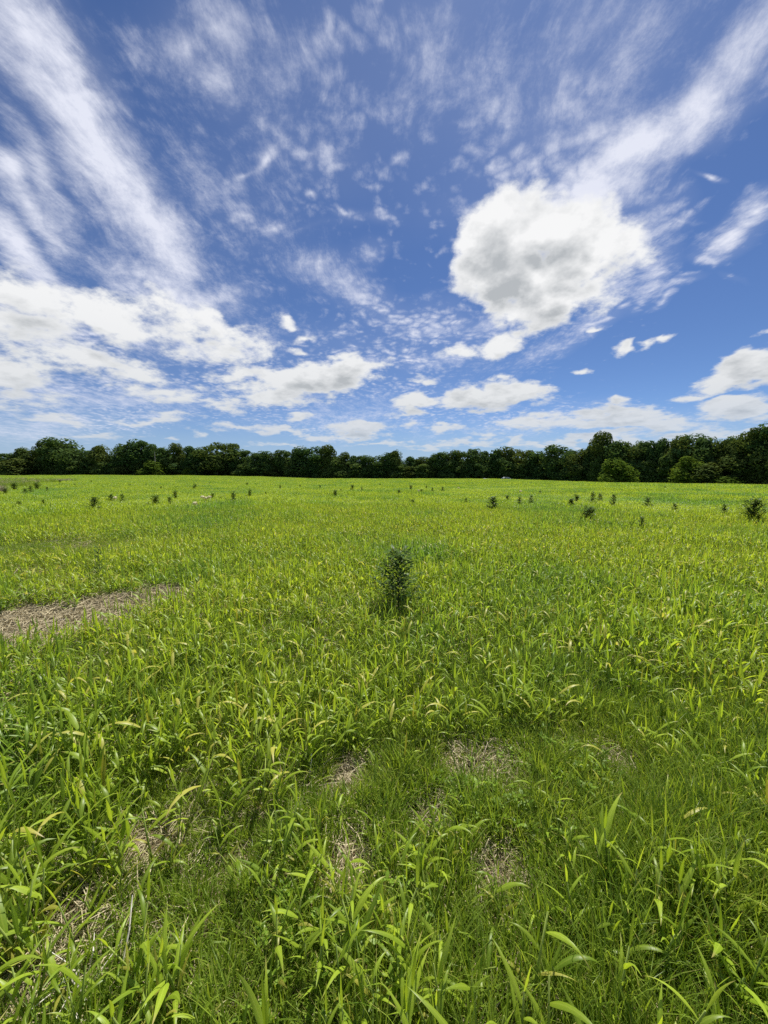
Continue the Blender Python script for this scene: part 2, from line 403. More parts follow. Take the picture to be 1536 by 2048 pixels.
# ------------------------------------------------------------------ materials
def material(name):
    m = bpy.data.materials.new(name); m.use_nodes = True
    nt = NT(m.node_tree); nt.n.clear()
    return m, nt
def leaf_material(name, a, b, c, trans=.5, gloss=.06, patch=1.0, vein=True, tmul=(1.3, 1.2, .7)):
    "a: base colour, b: yellower, c: bluish darker; varies by plant, by leaf and slowly over the field"
    m, nt = material(name)
    info = nt.add('ShaderNodeObjectInfo'); at = nt.add('ShaderNodeAttribute', attribute_name='tint')
    geo = nt.add('ShaderNodeNewGeometry')
    big = nt.noise(geo.outputs['Position'], .22, 3, .6); mid = nt.noise(geo.outputs['Position'], 1.4, 3, .6)
    f1 = nt.math('ADD', nt.math('MULTIPLY_ADD', at.outputs['Fac'], .55, -.05), nt.math('MULTIPLY', info.outputs['Random'], .35 if vein else .8))
    f1 = nt.math('ADD', f1, nt.math('MULTIPLY', nt.math('SUBTRACT', mid, .5), 1.1 * patch), clamp=True)
    col = nt.mix(f1, a, b)
    col = nt.mix(nt.mrange(big, .45, .66, 0, .9 * patch), col, c)
    if vein:
        av = nt.add('ShaderNodeAttribute', attribute_name='along'); t_, rib, _z = nt.sepxyz(av.outputs['Vector'])
        col = nt.mix(nt.math('MULTIPLY', nt.math('POWER', rib, 7.0), .5), col, (b[0] * 1.25, b[1] * 1.2, b[2] * 2))
        tip = nt.math('MULTIPLY', nt.mrange(t_, .74, .98), nt.mrange(at.outputs['Fac'], .72, .8))
        col = nt.mix(nt.math('MULTIPLY', tip, .8), col, (.45, .34, .14))
    hs = nt.add('ShaderNodeHueSaturation'); nt.put(hs.inputs['Color'], col)
    nt.put(hs.inputs['Value'], nt.math('MULTIPLY_ADD', at.outputs['Fac'], .5, .75))
    col = hs.outputs[0]
    d = nt.add('ShaderNodeBsdfDiffuse'); nt.put(d.inputs['Color'], col)
    t = nt.add('ShaderNodeBsdfTranslucent'); nt.put(t.inputs['Color'], nt.mix(1.0, col, tmul, 'MULTIPLY'))
    mx = nt.add('ShaderNodeMixShader'); mx.inputs[0].default_value = trans
    nt.l.new(d.outputs[0], mx.inputs[1]); nt.l.new(t.outputs[0], mx.inputs[2])
    gl = nt.add('ShaderNodeBsdfGlossy'); gl.inputs['Roughness'].default_value = .42; gl.inputs['Color'].default_value = (1, 1, 1, 1)
    m2 = nt.add('ShaderNodeMixShader'); m2.inputs[0].default_value = gloss
    nt.l.new(mx.outputs[0], m2.inputs[1]); nt.l.new(gl.outputs[0], m2.inputs[2])
    o = nt.add('ShaderNodeOutputMaterial'); nt.l.new(m2.outputs[0], o.inputs['Surface'])
    return m
def plain_material(name, c1, c2, scale=20, rough=.8, spec=.2, bump=0.0, metal=0.0):
    m, nt = material(name)
    geo = nt.add('ShaderNodeTexCoord')
    n = nt.noise(geo.outputs['Object'], scale, 5, .6)
    b = nt.add('ShaderNodeBsdfPrincipled'); nt.put(b.inputs['Base Color'], nt.mix(nt.mrange(n, .35, .65), c1, c2))
    b.inputs['Roughness'].default_value = rough; b.inputs['Specular IOR Level'].default_value = spec; b.inputs['Metallic'].default_value = metal
    if bump:
        bp = nt.add('ShaderNodeBump'); bp.inputs['Strength'].default_value = bump; nt.put(bp.inputs['Height'], n)
        nt.l.new(bp.outputs[0], b.inputs['Normal'])
    o = nt.add('ShaderNodeOutputMaterial'); nt.l.new(b.outputs[0], o.inputs['Surface'])
    return m
M_MILLET = leaf_material('millet_leaf', (.215, .345, .021), (.40, .50, .045), (.135, .285, .04), trans=.52, gloss=.02)
M_STEM = leaf_material('millet_stem', (.20, .30, .05), (.32, .38, .08), (.14, .24, .05), trans=.25, gloss=.03)
M_YELLOW = leaf_material('yellowing_leaf', (.34, .36, .045), (.45, .43, .08), (.26, .32, .045), trans=.5, gloss=.02)
M_GRASS = leaf_material('short_grass', (.16, .275, .024), (.31, .39, .05), (.11, .22, .04), trans=.45, gloss=.02)
M_CLOVER = leaf_material('low_herb', (.13, .24, .022), (.22, .33, .03), (.09, .19, .03), trans=.4, gloss=.01)
M_WEED = leaf_material('weed_leaf', (.075, .145, .028), (.12, .20, .035), (.06, .12, .035), trans=.45, gloss=.012)
M_WSTEM = plain_material('weed_stem', (.10, .11, .05), (.16, .13, .07), 30)
M_STRAW = plain_material('dry_straw', (.31, .26, .15), (.54, .47, .30), 25, .7)
M_FLOWER = plain_material('cream_petal', (.84, .76, .42), (.88, .82, .55), 30, .8, 0.05)

# ------------------------------------------------------------------ the ground
gm, nt = material('field_soil')
geo = nt.add('ShaderNodeNewGeometry'); pos = geo.outputs['Position']
n1 = nt.noise(pos, 3.0, 8, .65); n2 = nt.noise(pos, 26, 6, .7); n3 = nt.noise(pos, .15, 3, .6)
soil = nt.mix(nt.mrange(n1, .35, .65), (.16, .115, .065), (.29, .22, .13))
soil = nt.mix(nt.mrange(n2, .5, .7, 0, .7), soil, (.45, .35, .24))
# far away the canopy hides the soil; the sheet carries the colour of the sward there
dist = nt.vec('LENGTH', pos, val=True)
sw = nt.mix(nt.mrange(n3, .35, .65), (.055, .105, .012), (.09, .14, .015))
colr = nt.mix(nt.mrange(dist, 14, 40), soil, sw)
b = nt.add('ShaderNodeBsdfPrincipled'); nt.put(b.inputs['Base Color'], colr); b.inputs['Roughness'].default_value = .95
b.inputs['Specular IOR Level'].default_value = .1
bp = nt.add('ShaderNodeBump'); bp.inputs['Strength'].default_value = .9; bp.inputs['Distance'].default_value = .03
nt.put(bp.inputs['Height'], nt.math('ADD', n2, n1)); nt.l.new(bp.outputs[0], b.inputs['Normal'])
o = nt.add('ShaderNodeOutputMaterial'); nt.l.new(b.outputs[0], o.inputs['Surface'])

def axis_steps(lim, fine):
    v = [0.0]; st = fine
    while v[-1] < lim: v.append(v[-1] + st); st = max(fine, v[-1] * .045)
    return v
ax = axis_steps(3000, .07); xs = np.array([-a for a in ax[:0:-1]] + ax); ys = xs
X, Y = np.meshgrid(xs, ys); Z = terrain(X, Y)
Z = Z + (vn(X, Y, 8, 5) - .5) * .03 * (np.hypot(X, Y) < 12)
nx, ny = len(xs), len(ys)
me = bpy.data.meshes.new('ground')
me.from_pydata(np.stack([X, Y, Z], -1).reshape(-1, 3).tolist(), [],
               [(j * nx + i, j * nx + i + 1, (j + 1) * nx + i + 1, (j + 1) * nx + i) for j in range(ny - 1) for i in range(nx - 1)])
me.polygons.foreach_set('use_smooth', [True] * len(me.polygons)); me.materials.append(gm)
props(link(bpy.data.objects.new('ground', me)), kind='structure')

# ------------------------------------------------------------------ scattering of what nobody could count
def scatter(name, label, cat, sources, P3, rot, scl, idx):
    col = bpy.data.collections.new(name + '_sources')
    for i, me_ in enumerate(sources):
        so_ = bpy.data.objects.new('%s_source_%02d' % (name, i), me_); col.objects.link(so_)
    me = bpy.data.meshes.new(name)
    n = len(P3); me.vertices.add(n); me.vertices.foreach_set('co', np.asarray(P3, np.float32).ravel())
    a = me.attributes.new('turn', 'FLOAT_VECTOR', 'POINT'); a.data.foreach_set('vector', np.asarray(rot, np.float32).ravel())
    a = me.attributes.new('size', 'FLOAT_VECTOR', 'POINT'); a.data.foreach_set('vector', np.asarray(scl, np.float32).ravel())
    a = me.attributes.new('pick', 'INT', 'POINT'); a.data.foreach_set('value', np.asarray(idx, np.int32))
    ob = link(bpy.data.objects.new(name, me)); props(ob, label, cat, kind='stuff')
    t = bpy.data.node_groups.new(name + '_scatter', 'GeometryNodeTree')
    t.interface.new_socket('Geometry', in_out='INPUT', socket_type='NodeSocketGeometry')
    t.interface.new_socket('Geometry', in_out='OUTPUT', socket_type='NodeSocketGeometry')
    N, L = t.nodes, t.links
    gi_, go_ = N.new('NodeGroupInput'), N.new('NodeGroupOutput')
    ip = N.new('GeometryNodeInstanceOnPoints'); ci = N.new('GeometryNodeCollectionInfo')
    ci.inputs['Collection'].default_value = col; ci.inputs['Separate Children'].default_value = True; ci.inputs['Reset Children'].default_value = True
    ip.inputs['Pick Instance'].default_value = True
    def attr(nm, ty):
        k = N.new('GeometryNodeInputNamedAttribute'); k.data_type = ty; k.inputs['Name'].default_value = nm; return k.outputs[0]
    L.new(gi_.outputs[0], ip.inputs['Points']); L.new(ci.outputs[0], ip.inputs['Instance'])
    L.new(attr('pick', 'INT'), ip.inputs['Instance Index'])
    er = N.new('FunctionNodeEulerToRotation'); L.new(attr('turn', 'FLOAT_VECTOR'), er.inputs[0]); L.new(er.outputs[0], ip.inputs['Rotation'])
    L.new(attr('size', 'FLOAT_VECTOR'), ip.inputs['Scale'])
    L.new(ip.outputs[0], go_.inputs[0])
    mod = ob.modifiers.new('scatter', 'NODES'); mod.node_group = t
    return ob
def wedge(r0, r1, n, half=R(56)):
    "random points between two distances, within the field of view and a bit beside it"
    r = np.sqrt(rng.random(n) * (r1 * r1 - r0 * r0) + r0 * r0); a = (rng.random(n) * 2 - 1) * half
    return r * np.sin(a), r * np.cos(a)
U = lambda a, b: float(rng.uniform(a, b))

def millet_leaves(detail, style):
    "list of (stem points, leaves) for a broad-leaved millet plant about 0.4 m tall"
    H = U(.15, .26); n = int(rng.integers(4, 7)); a0 = U(0, 2 * PI)
    lean = U(0, .12); la = U(0, 2 * PI)
    top = np.array([math.cos(la) * lean, math.sin(la) * lean, H])
    leaves = []
    for i in range(n):
        t = .15 + .85 * i / (n - 1); p = top * t
        az = a0 + PI * i + U(-.5, .5)
        L = U(.09, .16) * (.7 + .5 * math.sin(t * PI * .8)); W = L * U(.085, .125)
        el = U(.75, 1.2) if i < n - 1 else U(1.25, 1.5)
        cv = U(.9, 2.4) if style == 'arch' else U(.3, 1.3)
        if i == n - 1: cv = U(.1, .6); W *= .8
        if style == 'droop' and i < 3: el = U(.3, .8); cv = U(1.8, 2.8)
        leaves.append(dict(base=p, az=az, el=el, L=L, W=W, curve=cv, twist=U(-.9, .9), tint=U(0, 1)))
    return top, leaves
def millet_mesh(name, segs, wide, plants=1, spread=0.0):
    mb = MB()
    for _ in range(plants):
        top, lv = millet_leaves(segs, random.choice(['arch', 'up', 'droop', 'up']))
        off = np.array([U(-spread, spread), U(-spread, spread), 0])
        k = U(.8, 1.15)
        mb.mi = 1; mb.tint = U(0, 1)
        if segs > 3: mb.tube([tuple(off), tuple(off + top * k)], [.003, .0018], 4, cap=False)
        for l in lv:
            mb.mi = 2 if rng.random() < .012 else 0; mb.tint = l['tint']
            mb.leaf(l['base'] * k + off, l['az'], l['el'], l['L'] * k, l['W'] * k * 1.1, l['curve'], segs, .3, wide, twist=l['twist'])
    return mb.mesh(name, [M_MILLET, M_STEM, M_YELLOW], smooth=wide == 2)
def tuft_mesh(name, blades, h, w, spread, lean, segs=3, mat=M_GRASS):
    mb = MB()
    for _ in range(blades):
        r = spread * math.sqrt(U(0, 1)); a = U(0, 2 * PI)
        mb.tint = U(0, 1)
        mb.leaf((r * math.cos(a), r * math.sin(a), -.005), a + U(-1, 1), PI / 2 - U(0, lean), h * U(.5, 1.2), w * U(.7, 1.2), U(.2, 1.6), segs, 0, 1, twist=U(-.8, .8))
    return mb.mesh(name, [mat])
def herb_mesh(name):
    mb = MB()
    for _ in range(int(rng.integers(8, 15))):
        a = U(0, 2 * PI); r = U(.0, .09); p = (r * math.cos(a), r * math.sin(a), U(.01, .07)); mb.tint = U(0, 1)
        for k in range(3): mb.leaf(p, a + k * 2.1, U(-.1, .6), U(.014, .03), U(.008, .014), .5, 2, 0, 1, peak=.6)
    return mb.mesh(name, [M_CLOVER])
def straw_mesh(name, n=26):
    mb = MB()
    for _ in range(n):
        a = U(0, 2 * PI); x, y = U(-.16, .16), U(-.16, .16); L = U(.02, .16); mb.tint = U(0, 1)
        z = U(.003, .03); dz_ = U(-.01, .02)
        mb.tube([(x, y, z), (x + L * .5 * math.cos(a), y + L * .5 * math.sin(a), z + dz_ + .004), (x + L * math.cos(a + .15), y + L * math.sin(a + .15), z + dz_ * .3)], [U(.0008, .002)] * 3, 3, cap=False)
    return mb.mesh(name, [M_STRAW])

# --- broad-leaved millet -------------------------------------------------------
def millet_density(x, y):
    b_, s_ = bare_at(x, y), short_at(x, y); d = np.hypot(x, y)
    clump = .35 + 1.1 * ss(.35, .7, vn(x, y, 2.2, 6) * .6 + vn(x, y, 5.5, 7) * .4)
    clump = clump + (1 - clump) * ss(2.6, 5.0, d)
    return clump * (1 - ss(.25, .8, b_)) * (1 - .9 * ss(.25, .8, s_))
def accept(x, y, f): 
    k = rng.random(len(x)) < f; return x[k], y[k]

HERO_N = 295
x, y = wedge(.8, 3.3, 2600, R(50)); x, y = accept(x, y, np.clip(millet_density(x, y) * 1.0, 0, 1))
o_ = np.argsort(np.hypot(x, y)); x, y = x[o_], y[o_]
hx, hy = x[:HERO_N], y[:HERO_N]; HERO_R = float(np.hypot(hx[-1], hy[-1]))

PROTO = []
LOOK = {'arch': 'arching', 'up': 'upright', 'droop': 'drooping'}
for style in ('arch', 'up', 'droop', 'up', 'arch', 'up', 'droop', 'arch'):
    for yellow in (0, 1):
        if yellow and len(PROTO) > 10: continue
        top, lv = millet_leaves(6, style)
        root = bpy.data.objects.new('millet_plant', None); root.empty_display_size = .05
        mb = MB(); mb.tint = U(0, 1); mb.tube([(0, 0, -.01), tuple(top * .5 + np.array([.004, 0, 0])), tuple(top)], [.0042, .0036, .0022], 6)
        ch = [('stem', mb.mesh('stem', [M_STEM], True))]
        for i, l in enumerate(lv):
            mb = MB(); mb.tint = l['tint']
            mb.leaf(l['base'], l['az'], l['el'], l['L'], l['W'], l['curve'], 8, .32, 2, twist=l['twist'])
            ch.append(('leaf', mb.mesh('leaf', [M_YELLOW if (yellow and i < 2) else M_MILLET], True)))
        PROTO.append((style, yellow, ch))
def zone(x, y):
    d = math.hypot(x, y); px = 768 + F * x / max(.2, (y * math.cos(PITCH) + 1.3 * math.sin(PITCH)))
    row = 'bottom edge' if d < 1.25 else 'near foreground' if d < 1.6 else 'mid foreground' if d < 2.0 else 'farther foreground'
    side = ('far left', 'left', 'centre-left', 'centre-right', 'right', 'far right')[int(np.clip(px / 256, 0, 5))]
    return row, side, px
HERO_LABELS = []
for i, (a, b_) in enumerate(zip(hx, hy)):
    style, yellow, ch = PROTO[int(rng.integers(len(PROTO)))]
    root = bpy.data.objects.new('millet_plant', None); root.empty_display_size = .05
    root.location = (a, b_, float(terrain(a, b_))); root.rotation_euler = (U(-.08, .08), U(-.08, .08), U(0, 2 * PI))
    s_ = U(.64, 1.10) * (1.0 if float(short_at(np.array([a]), np.array([b_]))[0]) < .3 else .75); root.scale = (s_, s_, s_ * U(.9, 1.1))
    row, side, px_ = zone(a, b_)
    sz = 'tall' if s_ > .95 else 'short' if s_ < .76 else 'medium'
    HERO_LABELS.append((root, '%s %s millet plant%s %s, %s' % (sz, LOOK[style], ', yellow below,' if yellow else ',', row, side), px_))
    props(root, None, 'plant', 'millet plants in the foreground')
    link(root)
    for nm, me_ in ch: link(bpy.data.objects.new(nm, me_), root)

NV = 14
mid_src = [millet_mesh('millet_mid', 5, 2) for _ in range(NV)]
x, y = wedge(.3, 17, int(470 * R(60) * 17 * 17), R(60))
d = np.hypot(x, y)
thin = 1.2 - .5 * ss(3, 8, d)
keep = (d > HERO_R) | (np.abs(np.arctan2(x, y)) > R(52)); x, y, d, thin = x[keep], y[keep], d[keep], thin[keep]
k = rng.random(len(x)) < millet_density(x, y) * thin; x, y = x[k], y[k]; n = len(x)
print('mid millet', n)
sc_ = rng.uniform(.58, 1.08, n) * (1 - .35 * short_at(x, y)) * (.82 + .36 * vn(x, y, .8, 8))
scatter('millet_sward', 'dense bright yellow-green millet covering the field from the foreground back', 'crop', mid_src,
        np.stack([x, y, terrain(x, y)], 1), np.stack([rng.uniform(-.12, .12, n), rng.uniform(-.12, .12, n), rng.uniform(0, 2 * PI, n)], 1),
        np.stack([sc_, sc_, sc_ * rng.uniform(.85, 1.15, n)], 1), rng.integers(0, NV, n))

# --- short grass, herbs, straw between ----------------------------------------
tufts = [tuft_mesh('tuft', 20, .095, .0060, .05, .95) for _ in range(6)] + [tuft_mesh('tuft_fine', 22, .12, .0042, .05, .7) for _ in range(4)]
tufts += [tuft_mesh('tuft_long', 16, .20, .0042, .05, .55, 4) for _ in range(4)] + [herb_mesh('herb') for _ in range(4)]
x, y = wedge(.25, 14, 115000, R(60)); d = np.hypot(x, y)
k = rng.random(len(x)) < (1.0 - .80 * ss(.2, .7, bare_at(x, y))) * (1 - .45 * ss(3, 9, d)); x, y = x[k], y[k]
nearx, neary = wedge(.25, 4.2, 14000, R(60)); k = rng.random(len(nearx)) < (1.0 - .86 * ss(.25, .75, bare_at(nearx, neary)))
x, y = np.concatenate([x, nearx[k]]), np.concatenate([y, neary[k]]); n = len(x)
print('tufts', n)
kind = rng.integers(0, 10, n); d = np.hypot(x, y)
long_ = ss(.45, .65, vn(x, y, .9, 9)) * ss(-.1, .6, x / np.maximum(y, .1)) * .65 + .05
kind = np.where(rng.random(n) < long_, rng.integers(10, 14, n), kind)
kind = np.where(rng.random(n) < .10 * ss(.45, .75, vn(x, y, 1.2, 14)), rng.integers(14, 18, n), kind)
sc_ = rng.uniform(.55, 1.25, n) * (.7 + .5 * vn(x, y, 1.5, 10)) * (1 - .35 * ss(.0, .3, bare_at(x, y)))
scatter('short_grass', 'short darker green grass and herbs growing between the millet', 'grass', tufts,
        np.stack([x, y, terrain(x, y)], 1), np.stack([rng.uniform(-.15, .15, n), rng.uniform(-.15, .15, n), rng.uniform(0, 2 * PI, n)], 1),
        np.stack([sc_] * 3, 1), kind)
straws = [straw_mesh('straw') for _ in range(6)]
x, y = wedge(.3, 12, 60000, R(60)); b_ = bare_at(x, y)
k = rng.random(len(x)) < ss(.2, .6, b_) * .8 + .02; x, y = x[k], y[k]
x2, y2 = wedge(.3, 4.5, 900, R(60)); x = np.concatenate([x, x2]); y = np.concatenate([y, y2]); n = len(x)
print('straw', n)
scatter('straw_litter', 'pale dry straw lying on the bare soil patches', 'straw', straws,
        np.stack([x, y, terrain(x, y)], 1), np.stack([np.zeros(n), np.zeros(n), rng.uniform(0, 2 * PI, n)], 1),
        np.stack([rng.uniform(.6, 1.3, n) * (1 + .9 * ss(2.6, 3.6, np.hypot(x, y)))] * 3, 1), rng.integers(0, 6, n))

# --- the field beyond, in square metres of crop ------------------------------
def tile_mesh(name, size, plants, segs, kw, kl, nl):
    mb = MB()
    for _ in range(plants):
        px_, py_ = U(-size / 2, size / 2), U(-size / 2, size / 2); H = U(.08, .24)
        a0 = U(0, 2 * PI)
        for i in range(nl):
            t = .25 + .75 * i / max(1, nl - 1); mb.tint = U(0, 1); mb.mi = 1 if rng.random() < .008 else 0
            mb.leaf((px_, py_, H * t), a0 + PI * i + U(-.6, .6), U(.6, 1.35), kl * U(.13, .25), kw * U(.014, .024), U(.3, 2.0), segs, 0, 1, twist=U(-.8, .8))
    return mb.mesh(name, [M_MILLET, M_YELLOW])
def tiles(name, label, r0, r1, size, plants, segs, kw, kl, nl, variants):
    src = [tile_mesh(name, size, plants, segs, kw, kl, nl) for _ in range(variants)]
    m = int(r1 / size) + 1
    gx, gy = np.meshgrid((np.arange(-m, m + 1)) * size, (np.arange(0, m + 1)) * size)
    gx, gy = gx.ravel(), gy.ravel(); d = np.hypot(gx, gy); a = np.abs(np.arctan2(gx, gy))
    k = (d > r0) & (d <= r1) & (a < R(58)); gx, gy = gx[k], gy[k]
    lim = np.array([wood_edge(u, v) for u, v in zip(gx, gy)]); gx, gy = gx[lim], gy[lim]
    b_ = bare_at(gx, gy); k = b_ < .5; gx, gy = gx[k], gy[k]; n = len(gx)
    gx = gx + rng.uniform(-.1, .1, n) * size; gy = gy + rng.uniform(-.1, .1, n) * size
    e = .5; zz = terrain(gx, gy); sx = (terrain(gx + e, gy) - zz) / e; sy = (terrain(gx, gy + e) - zz) / e
    rz = rng.integers(0, 4, n) * PI / 2
    # tilt to the slope, given the turn about the vertical
    rx = np.arctan(np.cos(rz) * sy - np.sin(rz) * sx); ry = -np.arctan(np.cos(rz) * sx + np.sin(rz) * sy)
    hs_ = (.62 + .75 * vn(gx, gy, .33, 11)) * (1 - .4 * short_at(gx, gy))
    print(name, n)
    rx = np.zeros(n); ry = np.zeros(n)
    scatter(name, label, 'crop', src, np.stack([gx, gy, zz], 1), np.stack([rx, ry, rz], 1), np.stack([np.full(n, 1.06), np.full(n, 1.06), hs_], 1), rng.integers(0, variants, n))
# distance of the wood's edge for each direction, as seen in the photograph
EDGE = [(-400, 262), (-100, 245), (0, 238), (400, 228), (800, 230), (1050, 215), (1150, 185), (1230, 168), (1300, 160), (1400, 142), (1536, 122), (1750, 108), (2300, 95)]
def edge_range(px): return float(np.interp(px, [e[0] for e in EDGE], [e[1] for e in EDGE]))
def wood_edge(x, y):
    if y <= 5: return True
    px = 768 + F * x / y / math.cos(PITCH) * 1.0
    return y < edge_range(px) - 1.0
tiles('millet_field', 'even green millet crop in the middle distance', 16.5, 50, 1.0, 170, 3, 1.0, .68, 4, 8)
tiles('distant_millet', 'green millet crop running back to the wood', 49.5, 275, 3.0, 420, 2, 2.0, .9, 3, 6)

# ------------------------------------------------------------------ labels that tell alike things apart
def ordinal(i, n):
    w = ['first', 'second', 'third', 'fourth', 'fifth', 'sixth', 'seventh', 'eighth', 'ninth', 'tenth']
    if n == 2: return ('left', 'right')[i] + ' of two'
    if i == 0: return 'leftmost of %d' % n
    if i == n - 1: return 'rightmost of %d' % n
    return (w[i] if i < 10 else '%dth' % (i + 1)) + ' from left of %d' % n
def tell_apart(lst):
    "lst: (object, label, how far right it stands)"
    by = {}
    for o_, l, k_ in lst: by.setdefault(l, []).append((k_, o_))
    for l, v in by.items():
        v.sort(key=lambda q: q[0])
        for i, (_, o_) in enumerate(v): o_['label'] = l if len(v) == 1 else l + ', ' + ordinal(i, len(v))
tell_apart(HERO_LABELS)

# ------------------------------------------------------------------ trees
M_CROWN = leaf_material('tree_leaves', (.060, .118, .038), (.095, .150, .043), (.046, .096, .040), trans=.3, gloss=.0, patch=.6, vein=False)
M_LIGHTCROWN = leaf_material('light_tree_leaves', (.085, .15, .025), (.14, .20, .03), (.06, .12, .02), trans=.35, gloss=.0, patch=.3, vein=False)
M_OLIVE = leaf_material('olive_tree_leaves', (.078, .12, .033), (.11, .145, .038), (.06, .10, .03), trans=.3, gloss=.0, patch=.5, vein=False)
M_BARK = plain_material('bark', (.07, .055, .042), (.13, .11, .09), 6, .9)
M_PALEBARK = plain_material('pale_bark', (.32, .28, .23), (.42, .38, .32), 6, .9)

def leafy(mb, centre, rad, n, size, flat=.85):
    "leaf clumps spread over and inside an uneven ball"
    d = rng.normal(size=(n, 3)); d /= np.linalg.norm(d, axis=1)[:, None]
    r = np.where(rng.random(n) < .85, rng.uniform(.86, 1.10, n), rng.uniform(.3, .85, n))
    p = np.asarray(centre) + d * r[:, None] * np.asarray(rad) * np.array([1, 1, flat])
    nr = d + rng.normal(size=(n, 3)) * .38; nr /= np.linalg.norm(nr, axis=1)[:, None]
    t = np.cross(nr, rng.normal(size=(n, 3))); t /= np.linalg.norm(t, axis=1)[:, None]
    u = np.cross(nr, t); s = size * rng.uniform(.55, 1.25, n)[:, None]
    asp = rng.uniform(.45, .9, n)[:, None]
    q = np.stack([p - t * s, p - u * s * asp, p + t * s, p + u * s * asp], 1).reshape(-1, 3)
    base = mb.n; mb.v.append(q)
    mb.f += [(base + 4 * i, base + 4 * i + 1, base + 4 * i + 2, base + 4 * i + 3) for i in range(n)]
    mb.m += [0] * n; mb.t += list(np.clip(rng.normal(.5, .22, n), 0, 1)); mb.n += 4 * n
def crown_mesh(name, shape, mat, lobes=26, per=150, size=.028, zf=.85):
    "crown of a tree one unit tall and about .55 wide; shape sets how wide it is at each height"
    mb = MB(); lo = .06
    for i in range(lobes):
        h = lo + (1 - lo) * (i + U(0, 1)) / lobes
        w = shape(h); a = U(0, 2 * PI); r = w * math.sqrt(U(.15, 1)) * .78
        k = U(.075, .145) * (1.1 if h < .8 else .85)
        hh = min(h, 1 - k * .7)
        leafy(mb, (r * math.cos(a), r * math.sin(a), hh), k * U(.9, 1.35), per, size, zf)
    leafy(mb, (0, 0, .45), (.15, .15, .34), 260, size * 1.4)
    return mb.mesh(name, [mat])
def trunk_mesh(name, mat, forks=5):
    mb = MB(); mb.tube([(0, 0, -.03), (.004, 0, .02), (.008, .004, .3), (0, .006, .6), (.004, 0, .85)], [.030, .022, .017, .010, .003], 7)
    for i in range(forks):
        h = .22 + .5 * i / forks; a = i * 2.4 + U(0, 1); r = U(.12, .2)
        mb.tube([(.005, .004, h), (r * .5 * math.cos(a), r * .5 * math.sin(a), h + .07), (r * math.cos(a), r * math.sin(a), h + .17)], [.009, .006, .002], 5)
    return mb.mesh(name, [mat])
rnd = lambda h: .29 * math.sqrt(max(.02, 1 - ((h - .48) / .54) ** 2)) * 1.0
cone = lambda h: .27 * (1 - h) ** .55 * min(1, .5 + h * 2)
tall = lambda h: .20 * math.sqrt(max(.05, 1 - ((h - .5) / .52) ** 2)) + .02
flat = lambda h: (.22 + .16 * min(1, h * 1.2)) if h < .93 else .3
stand = lambda h: (.17 + .16 * ss(.25, .6, h)) * (1 if h < .85 else .7)
SHAPES = dict(round=rnd, cone=cone, tall=tall, flat=flat, stand=stand)
CROWNS = {}
for nm, f in SHAPES.items():
    CROWNS[nm] = [crown_mesh('crown', f, M_CROWN if k != 2 else M_OLIVE, 24, 210, .024, 1.0) for k in range(4 if nm in ('round', 'tall') else 3)]
TRUNKS = [trunk_mesh('trunk', M_BARK) for _ in range(3)]
M_MIDCROWN = leaf_material('edge_tree_leaves', (.08, .14, .04), (.125, .18, .05), (.06, .115, .04), trans=.35, gloss=0, patch=.5, vein=False)
LOW = [crown_mesh('crown', rnd, m_, 20, 190, .030, 1.0) for m_ in (M_MIDCROWN, M_CROWN, M_MIDCROWN, M_OLIVE)]
LIGHT = [crown_mesh('crown', rnd, M_LIGHTCROWN, 26, 130, .028, 1.3) for _ in range(2)]

